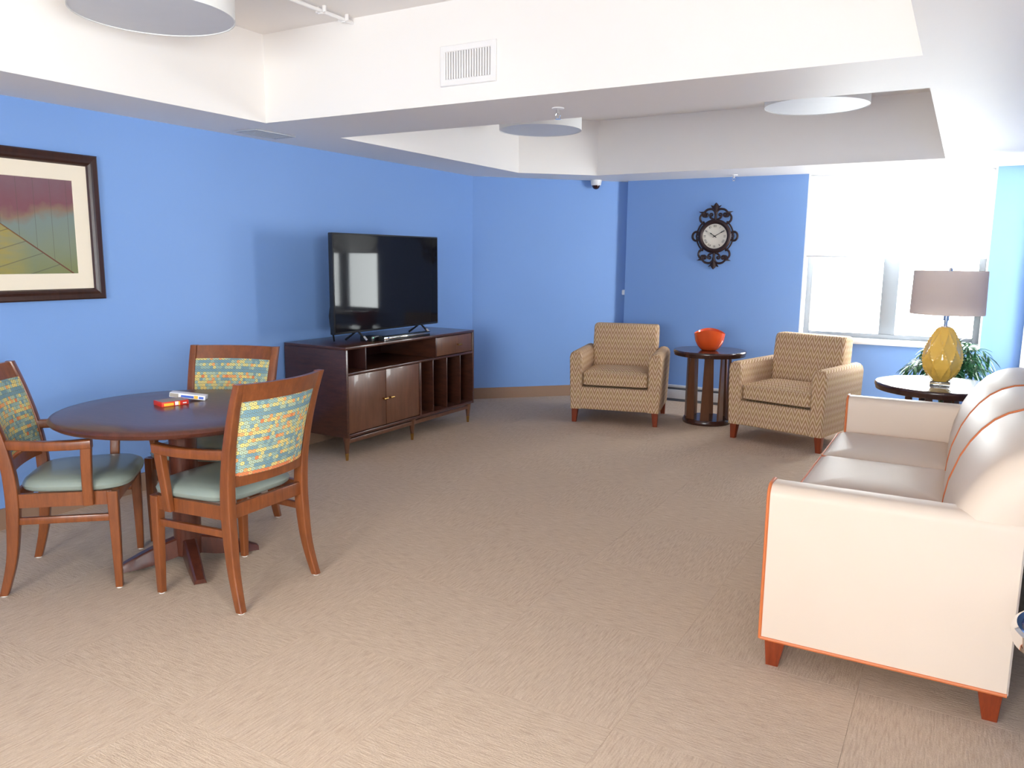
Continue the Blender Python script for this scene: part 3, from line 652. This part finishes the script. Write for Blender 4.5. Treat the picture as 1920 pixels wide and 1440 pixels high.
# ------------------------------------------------------------------ armchairs (local: front -y)
def armchair(label, loc, rz):
    t = thing('upholstered_armchair', label, 'armchair', loc, rz, 'zigzag armchairs beside the window wall')
    Wd, D = 0.415, 0.38
    b = nb(); bx(b, -Wd+0.02, Wd-0.02, -D+0.004, D-0.03, 0.13, 0.335, 0.012, 3); obj('seat_base', b, 'zigzag', t)
    for s in (1, -1):
        b = nb(); rings = []
        for y, e in ((-D, 0.010), (-D+0.008, 0.003), (-D+0.02, 0.0), (D-0.05, 0.0), (D-0.03, 0.006)):
            x0, x1 = Wd-0.118+e, Wd-e; ring = [(x0, 0.13), (x1-0.012, 0.13), (x1-0.004, 0.30), (x1+0.004, 0.60)]
            for i in range(7):
                a = i/6*PI; ring.append(((x0+x1)/2+0.002+(x1-x0)/2*math.cos(a), 0.612-e+0.05*math.sin(a)))
            ring.append((x0, 0.60)); rings.append([(s*x, y, z) for x, z in ring])
        loft(b, rings); obj('arm', b, 'zigzag', t)
    # back, reclined
    b = nb(); rings = []
    for z, e in ((0.30, 0), (0.50, 0), (0.70, 0.0), (0.835, 0.004), (0.858, 0.012), (0.870, 0.03)):
        f = (z-0.30)/0.57; y0 = 0.115+0.075*f+e*0.8; y1 = 0.335+0.045*f-e*0.8; w = 0.302+0.008*f-e*0.5
        rings.append([(x, y, z) for x, y in rrect(0, (y0+y1)/2, 2*w, y1-y0, 0.03)])
    loft(b, rings); obj('backrest', b, 'zigzag', t)
    # crowned seat cushion
    b = nb(); rings = []
    n = 14
    for z, e, cr in ((0.350, 0.012, 0), (0.358, 0.0, 0), (0.455, 0.0, 0), (0.472, 0.010, 0.004)):
        rings.append([(x, y, z) for x, y in rrect(0, -0.125, 2*(0.293-e), 2*(0.242-e), 0.03, 5)])
    loft(b, rings, True, False)
    top = [rrect(0, -0.125, 2*(0.293-e), 2*(0.242-e), 0.03, 5) for e in (0.010, 0.04, 0.09, 0.15, 0.21)]
    loft(b, [[(x, y, z) for x, y in q] for q, z in zip(top, (0.472, 0.484, 0.496, 0.505, 0.508))], True, False)
    vs = [b.verts.new((x, y, 0.508)) for x, y in top[-1]]; b.faces.new(vs)
    bmesh.ops.remove_doubles(b, verts=b.verts[:], dist=1e-4); cu = obj('seat_cushion', b, 'zigzag', t)
    b = nb(); q = rrect(0, -0.125, 2*0.292, 2*0.241, 0.03, 5); tube(b, [(x, y, 0.463) for x, y in q], 0.005, 6, True); obj('piping', b, 'zigzag', cu)
    for sx in (1, -1):
        for sy in (1, -1):
            cx, cy = sx*(Wd-0.050), sy*(D-0.055)
            b = nb(); column(b, [(cx+sx*0.006, cy+sy*0.004, 0.0, 0.040, 0.040, 0.004), (cx, cy, 0.132, 0.060, 0.060, 0.004)]); obj('leg', b, 'leg', t)
    return t
ac = armchair('tan zigzag armchair between the angled wall and the side table with orange bowl', (-2.752, 6.925, 0), math.radians(13.0))
dup(ac, (-1.16, 6.862, 0), math.radians(-15.0), 'tan zigzag armchair standing in front of the window')

# ------------------------------------------------------------------ round side tables
def side_table(name, label, loc, R, z, rb, rs, offs, group):
    t = thing(name, label, 'side table', loc, 0, group)
    b = nb(); lathe(b, [(R*0.6, z-0.052), (R-0.02, z-0.052), (R-0.008, z-0.048), (R-0.004, z-0.030), (R, z-0.022), (R, z-0.008), (R-0.006, z), (R*0.5, z)], 64); obj('table_top', b, 'sidetable', t)
    b = nb(); lathe(b, [(rb, 0.0), (rb+0.004, 0.01), (rb+0.004, 0.03), (rb-0.006, 0.045), (rb*0.5, 0.045)], 48); obj('base', b, 'sidetable', t)
    for i in range(8):
        a = offs+i*PI/4; mt = Matrix.Rotation(a, 4, 'Z')@Matrix.Translation((rs, 0, 0))@Matrix.Rotation(0.35, 4, 'Z'); b = nb()
        loft(b, [[(sx*0.009, sy*w, zz) for sx, sy in ((1, 1), (-1, 1), (-1, -1), (1, -1))] for zz, w in ((0.045, 0.040), (z-0.052, 0.021))])
        bmesh.ops.transform(b, matrix=mt, verts=b.verts); obj('slat', b, 'slatwood', t)
    return t
GRP = 'round slatted side tables'
side_table('side_table', 'round dark side table with slatted base holding the orange bowl', (-1.985, 7.16, 0), 0.325, 0.675, 0.215, 0.185, math.radians(-80), GRP)
LT = (-0.09, 6.05)
side_table('side_table', 'round dark side table with slatted base holding the amber lamp', (LT[0], LT[1], 0), 0.405, 0.675, 0.25, 0.205, math.radians(-60), GRP)

# orange bowl
t = thing('bowl', 'glossy orange bowl with a wavy pointed rim', 'bowl', (-1.985, 7.13, 0.675))
b = nb(); rings = []
NS = 48
def rimz(a): return 0.172+0.020*math.cos(2*(a-math.radians(-74.5)))
outer = [(0.055, 0.0), (0.075, 0.006), (0.105, 0.04), (0.128, 0.085), (0.140, 1.0)]
for r, z in outer: rings.append([(r*math.cos(2*PI*i/NS), r*math.sin(2*PI*i/NS), z if z < 0.5 else rimz(2*PI*i/NS)) for i in range(NS)])
for r, z in ((0.136, 1.0), (0.122, 0.087), (0.098, 0.045), (0.06, 0.016)): rings.append([(r*math.cos(2*PI*i/NS), r*math.sin(2*PI*i/NS), z if z < 0.5 else rimz(2*PI*i/NS)-0.001) for i in range(NS)])
loft(b, rings); o = obj('bowl_body', b, 'orange', t)

# ------------------------------------------------------------------ table lamp
t = thing('table_lamp', 'table lamp with sculpted amber glass body and pale drum shade', 'lamp', (LT[0], LT[1], 0.675))
b = nb(); bx(b, -0.062, 0.062, -0.062, 0.062, 0.0, 0.022, 0.004); obj('base', b, 'crystal', t)
b = nb(); rings = []; NS = 96; NZ = 60
prof = [(0.0, 0.047), (0.12, 0.090), (0.245, 0.115), (0.33, 0.123), (0.41, 0.125), (0.50, 0.120), (0.62, 0.109), (0.72, 0.096), (0.81, 0.083), (0.90, 0.068), (0.95, 0.057), (0.985, 0.043), (1.0, 0.030)]
for i in range(NZ+1):
    f = i/NZ
    for (a0, ra), (a1, rb_) in zip(prof, prof[1:]):
        if a0 <= f <= a1: r = ra+(rb_-ra)*(f-a0)/(a1-a0); break
    ring = []
    for j in range(NS):
        th = 2*PI*j/NS
        w1 = abs(math.sin(4*th+f*5.0)); w2 = abs(math.sin(4*th-f*5.0)); rel = 1-min(w1, w2)
        rr = r*(0.93+0.04*rel+0.08*rel**5)
        ring.append((rr*math.cos(th), rr*math.sin(th), 0.022+0.368*f))
    rings.append(ring)
loft(b, rings); obj('glass_body', b, 'amber', t)
b = nb(); lathe(b, [(0.030, 0.383), (0.030, 0.392), (0.012, 0.398), (0.012, 0.43), (0.018, 0.432), (0.018, 0.47), (0.008, 0.474), (0.008, 0.755), (0.012, 0.757), (0.012, 0.775), (0.004, 0.785)], 20); obj('neck', b, 'chrome', t)
b = nb(); R0, R1 = 0.226, 0.221
rings = [[(r*math.cos(2*PI*i/64), r*math.sin(2*PI*i/64), z) for i in range(64)] for r, z in ((R0, 0.475), (R1, 0.763), (R1-0.003, 0.763), (R0-0.003, 0.475))]
loft(b, rings, True, False, True); sh = obj('shade', b, 'lampshade', t)
b = nb()
for i in range(3):
    a = i*2*PI/3; tube(b, [(0.008*math.cos(a), 0.008*math.sin(a), 0.752), (R1*math.cos(a)*0.985, R1*math.sin(a)*0.985, 0.745)], 0.0025, 6)
obj('spider', b, 'chrome', sh)

# ------------------------------------------------------------------ potted palm
t = thing('potted_palm', 'bushy green potted palm in the corner behind the amber lamp', 'plant', (-0.06, 7.28, 0))
b = nb(); lathe(b, [(0.10, 0.0), (0.115, 0.02), (0.145, 0.26), (0.155, 0.262), (0.155, 0.29), (0.135, 0.29), (0.13, 0.25), (0.05, 0.25)], 32); pot = obj('pot', b, 'pot', t)
b = nb(); lathe(b, [(0.13, 0.255), (0.128, 0.262), (0.03, 0.27)], 24); obj('soil', b, 'soil', pot)
rnd = random.Random(3); leaves = nb()
for i in range(72):
    a = i*2.39996+rnd.uniform(-0.2, 0.2); inner = i/72; reach = rnd.uniform(0.18, 0.36)*(0.35+0.65*inner); ht = rnd.uniform(0.60, 0.74)-0.22*inner*rnd.random()+0.06*(1-inner)
    dx, dy = math.cos(a), math.sin(a); b = nb(); pts = []
    for j in range(9):
        f = j/8; rr = 0.03+reach*f**1.4; z = 0.265+(ht-0.265+0.05)*math.sin(f*PI*0.62)/math.sin(PI*0.62)*1.0-0.02*f*f
        pts.append(Vector((rr*dx, rr*dy, z)))
    tube(b, pts, [0.004-0.0003*j for j in range(9)], 5); obj('stem', b, 'stem', t)
    for j in range(2, 9):
        for s in (1, -1, 0) if j == 8 else (1, -1):
            p = pts[j]; d = (pts[j]-pts[j-1]).normalized(); side = Vector((-dy, dx, 0))*s
            ax = (d*0.75+side*0.9+Vector((0, 0, rnd.uniform(-0.25, 0.15)))).normalized(); L = rnd.uniform(0.08, 0.13)
            wv = ax.cross(Vector((0, 0, 1))).normalized()*0.010; up = Vector((0, 0, 1))
            cs = []
            for q, ww in ((0, 0.25), (0.25, 0.9), (0.55, 1.0), (0.8, 0.6), (1.0, 0.05)):
                c = p+ax*(L*q)-up*(0.045*q*q); cs.append([c+wv*ww, c+up*0.004*ww, c-wv*ww, c-up*0.002])
            loft(leaves, cs)
fol = obj('foliage', leaves, 'leaf', t); fol['kind'] = 'stuff'

# ------------------------------------------------------------------ sofa (faces -x)
t = thing('sofa', 'cream upholstered three seat sofa with orange piping', 'sofa', (-0.1, 4.0, 0))
SY0, SY1, SXF, SXB = 2.85, 5.15, -0.552, 0.238
AT = 0.13
b = nb(); bx(b, SXF+0.01, SXB-0.01, SY0+AT-0.02, SY1-AT+0.02, 0.11, 0.36, 0.012); obj('seat_base', b, 'sofa', t, True)
def arm_profile(e):     # (y offset from outer face 0..AT, z)
    out = [(0.0+e, 0.11), (0.0+e, 0.655)]
    for i in range(1, 6): a = PI-PI/2*i/6; out.append((0.045+(0.045-e)*math.cos(a), 0.655+(0.042-e)*math.sin(a)))
    out += [(0.045, 0.697-e), (AT-0.035, 0.697-e)]
    for i in range(1, 6): a = PI/2-PI/2*i/6; out.append((AT-0.035+(0.035-e)*math.cos(a), 0.662+(0.035-e)*math.sin(a)))
    out += [(AT-e, 0.655), (AT-e, 0.11)]
    return out
for y0, s in ((SY0, 1), (SY1, -1)):
    b = nb(); loft(b, [[(x, y0+s*yy, z) for yy, z in arm_profile(e)] for x, e in ((SXF, 0.006), (SXF+0.006, 0.0), (SXB-0.006, 0.0), (SXB, 0.006))]); am = obj('arm', b, 'sofa', t, True)
    b = nb(); tube(b, [(SXF+0.002, y0+s*(yy+0.001), z) for yy, z in arm_profile(0.0)], 0.0065, 7)
    tube(b, [(SXF+0.004, y0, 0.112), (SXB-0.004, y0, 0.112)], 0.0065, 7); obj('piping', b, 'piping', am, True)
# back frame behind the cushions
b = nb(); bx(b, 0.10, SXB, SY0+AT-0.02, SY1-AT+0.02, 0.30, 0.66, 0.02); obj('back_frame', b, 'sofa', t, True)
PROF = [(-0.004, 0.47), (0.000, 0.53), (0.012, 0.61), (0.044, 0.715), (0.075, 0.78), (0.110, 0.833), (0.150, 0.877), (0.195, 0.908), (0.245, 0.928), (0.30, 0.936), (0.355, 0.925), (0.40, 0.895), (0.428, 0.85), (0.438, 0.79), (0.428, 0.73), (0.395, 0.675), (0.34, 0.635), (0.28, 0.612), (0.22, 0.603), (0.16, 0.60), (0.12, 0.56), (0.10, 0.50), (0.06, 0.46)]
CEN = (0.24, 0.75)
def shrink(e):
    out = []
    for x, z in PROF:
        dx, dz = CEN[0]-x, CEN[1]-z; L = math.hypot(dx, dz); out.append((x+dx/L*e, z+dz/L*e))
    return out
YC = [SY0+0.008, 3.655, 4.345, SY1-0.008]
for i in range(3):
    ya, yb = YC[i], YC[i+1]; b = nb(); sta = []
    ea = [(0.0, 0.085), (0.012, 0.05), (0.03, 0.024), (0.055, 0.008), (0.085, 0.0)] if i == 0 else [(0.0, 0.012), (0.012, 0.004), (0.04, 0.0)]
    eb = [(0.0, 0.085), (0.012, 0.05), (0.03, 0.024), (0.055, 0.008), (0.085, 0.0)] if i == 2 else [(0.0, 0.012), (0.012, 0.004), (0.04, 0.0)]
    for o_, e in ea: sta.append((ya+o_, e))
    sta.append(((ya+yb)/2, -0.006))
    for o_, e in reversed(eb): sta.append((yb-o_, e))
    loft(b, [[(x, y, z) for x, z in shrink(e)] for y, e in sta]); bc = obj('back_cushion', b, 'sofa', t, True)
    if i < 2:
        b = nb(); tube(b, [(x, yb, z) for x, z in shrink(0.004)[:16]], 0.0065, 7); obj('piping', b, 'piping', bc, True)
# seat cushions
YS = [SY0+AT+0.002, 3.655, 4.345, SY1-AT-0.002]
for i in range(3):
    ya, yb = YS[i]+0.001, YS[i+1]-0.001; yc = (ya+yb)/2; x0, x1 = -0.585, 0.03; xc = (x0+x1)/2; b = nb()
    L = lambda e: rrect(xc, yc, (x1-x0)-2*e, (yb-ya)-2*e, max(0.012, 0.035-e*0.2), 5)
    loft(b, [[(x, y, z) for x, y in L(e)] for e, z in ((0.012, 0.362), (0.0, 0.375), (0.0, 0.462), (0.008, 0.478), (0.03, 0.489), (0.075, 0.499), (0.13, 0.506), (0.2, 0.509), (0.28, 0.510))]); cu = obj('seat_cushion', b, 'sofa', t, True)
    b = nb(); tube(b, [(x, y, 0.474) for x, y in L(0.002)], 0.0055, 7, True); obj('piping', b, 'piping', cu, True)
for cx in (SXF+0.055, SXB-0.050):
    for cy in (SY0+0.045, SY1-0.045):
        sx = 1 if cx < 0 else -1
        b = nb(); column(b, [(cx-sx*0.008, cy, 0.0, 0.045, 0.045, 0.004), (cx, cy, 0.112, 0.075, 0.07, 0.004)]); obj('leg', b, 'leg', t, True)

# chrome rimmed occasional table peeking in at the near end of the sofa
t = thing('occasional_table', 'small round table with chrome rim and dark blue top beside the sofa arm', 'side table', (0.40, 2.50, 0))
b = nb(); lathe(b, [(0.19, 0.455), (0.200, 0.46), (0.205, 0.48), (0.202, 0.502), (0.192, 0.508), (0.180, 0.502), (0.178, 0.49)], 64, cap=False); obj('rim', b, 'chrome', t)
b = nb(); lathe(b, [(0.19, 0.456), (0.182, 0.470), (0.18, 0.492), (0.10, 0.493)], 48); obj('top_panel', b, 'navy', t)
b = nb(); lathe(b, [(0.02, 0.02), (0.02, 0.456)], 20); obj('pole', b, 'chrome', t)
b = nb(); lathe(b, [(0.15, 0.0), (0.15, 0.012), (0.03, 0.022)], 40); obj('base', b, 'chrome', t)

# ------------------------------------------------------------------ ceiling fittings
def drum_light(label, x, y, r=0.346, z=2.55):
    t = thing('ceiling_light', label, 'ceiling light', (x, y, z), 0, 'white drum ceiling lights')
    b = nb(); rings = [[(q*math.cos(2*PI*i/72), q*math.sin(2*PI*i/72), h) for i in range(72)] for q, h in ((r, 0.0), (r, T-z-0.001), (r-0.005, T-z-0.001), (r-0.005, 0.0))]
    loft(b, rings, True, False, True); obj('drum_shade', b, 'drum', t)
    b = nb(); lathe(b, [(r-0.005, 0.004), (r-0.005, 0.009), (r*0.5, 0.009)], 72); obj('diffuser', b, 'diffuser', t)
drum_light('round white drum ceiling light above the round table', -3.26, 2.454)
drum_light('round white drum ceiling light in the tray near the angled wall', -3.22, 6.10)
drum_light('round white drum ceiling light in the tray near the window', -1.005, 6.0)

t = thing('wall_vent', 'white louvred air vent high on the ceiling tray side', 'vent', (-2.374, 3.677, 2.5))
b = nb(); VX0, VX1, VZ0, VZ1 = -2.548, -2.200, 2.398, 2.604
def ring_y(y0, y1, x0, x1, z0, z1, w):
    b = nb(); rings = []
    for y, i in ((y1, 0), (y0+0.003, 0), (y0, 0.004), (y0, w-0.003), (y0+0.003, w), (y1, w)): rings.append([(x0+i, y, z0+i), (x1-i, y, z0+i), (x1-i, y, z1-i), (x0+i, y, z1-i)])
    return loft(b, rings, True, False, True)
obj('frame', ring_y(3.663, 3.6765, VX0, VX1, VZ0, VZ1, 0.034), 'ventwhite', t, True, 20)
b = nb(); bx(b, VX0+0.03, VX1-0.03, 3.6745, 3.6765, VZ0+0.03, VZ1-0.03); obj('duct', b, 'ventdark', t, True)
lv = None
for i in range(17):
    x = VX0+0.044+i*(VX1-VX0-0.088)/16
    b = nb(); bx(b, -0.0055, 0.0055, 3.664, 3.674, VZ0+0.034, VZ1-0.034, 0.0015, 1, Matrix.Translation((x, 0, 0))); obj('louvre', b, 'ventwhite', t, True)
t = thing('ceiling_vent', 'flush grey ceiling grille in the strip along the blue wall', 'vent', (-4.2, 3.98, S-0.012))
b = nb(); bx(b, -4.30, -4.10, 3.80, 3.812, S-0.010, S-0.001, 0.002); bx(b, -4.30, -4.10, 4.143, 4.155, S-0.010, S-0.001, 0.002); bx(b, -4.30, -4.288, 3.812, 4.143, S-0.010, S-0.001, 0.002); bx(b, -4.112, -4.10, 3.812, 4.143, S-0.010, S-0.001, 0.002); obj('frame', b, 'ventgrey', t, True)
b = nb(); bx(b, -4.29, -4.11, 3.81, 4.145, S-0.003, S-0.001); obj('duct', b, 'heaterdark', t, True)
for i in range(8):
    b = nb(); x = -4.276+i*0.0215; bx(b, x, x+0.010, 3.812, 4.143, S-0.009, S-0.003); obj('louvre', b, 'ventgrey', t, True)

t = thing('conduit_pipe', 'thin white pipe running across the ceiling tray above the vent', 'pipe', (-3.16, 3.2, 2.80))
b = nb(); tube(b, [(-3.16, 1.2, 2.805), (-3.16, 3.676, 2.805)], 0.011, 10); obj('pipe', b, 'ventwhite', t, True)
for y in (3.42, 3.60, 2.9):
    b = nb(); bx(b, -3.195, -3.175, y-0.006, y+0.006, 2.795, 2.829, 0.002); bx(b, -3.145, -3.125, y-0.006, y+0.006, 2.795, 2.829, 0.002); bx(b, -3.176, -3.144, y-0.006, y+0.006, 2.788, 2.795, 0.002); obj('clip', b, 'ventwhite', t, True)

def sprinkler(label, x, y):
    t = thing('fire_sprinkler', label, 'sprinkler', (x, y, S), 0, 'pendant fire sprinklers')
    b = nb(); lathe(b, [(0.034, -0.0005), (0.032, -0.006), (0.014, -0.010)], 24); obj('escutcheon', b, 'ventwhite', t)
    b = nb(); lathe(b, [(0.010, -0.008), (0.010, -0.030), (0.005, -0.034)], 14); tube(b, [(0.010, 0, -0.028), (0.016, 0, -0.040), (0.004, 0, -0.056)], 0.0025, 6); tube(b, [(-0.010, 0, -0.028), (-0.016, 0, -0.040), (-0.004, 0, -0.056)], 0.0025, 6); obj('head', b, 'chrome', t)
    b = nb(); lathe(b, [(0.005, -0.054), (0.017, -0.058), (0.017, -0.060), (0.004, -0.061)], 18); obj('deflector', b, 'chrome', t)
sprinkler('pendant fire sprinkler under the ceiling beam beside the louvred vent', -2.02, 4.03)
sprinkler('pendant fire sprinkler on the ceiling in front of the clock wall', -2.04, 7.90)

t = thing('security_camera', 'small white dome security camera at the ceiling by the angled wall', 'camera', (-3.475, 7.86, S))
b = nb(); lathe(b, [(0.058, -0.0005), (0.058, -0.010), (0.052, -0.050), (0.046, -0.056), (0.02, -0.056)], 28); obj('housing', b, 'ventwhite', t)
b = nb(); lathe(b, [(0.042, -0.050), (0.041, -0.062), (0.034, -0.080), (0.020, -0.092), (0.004, -0.096)], 28); obj('dome', b, 'darkdome', t)

t = thing('wall_outlet', 'white wall outlet with a plug on the narrow wall return near the clock', 'outlet', (-3.21, 8.165, 1.105))
b = nb(); bx(b, -3.218, -3.2105, 8.125, 8.205, 1.045, 1.165, 0.003); obj('cover_plate', b, 'trimwhite', t, True)
b = nb(); bx(b, -3.262, -3.218, 8.145, 8.185, 1.10, 1.155, 0.008); obj('plug', b, 'trimwhite', t, True)
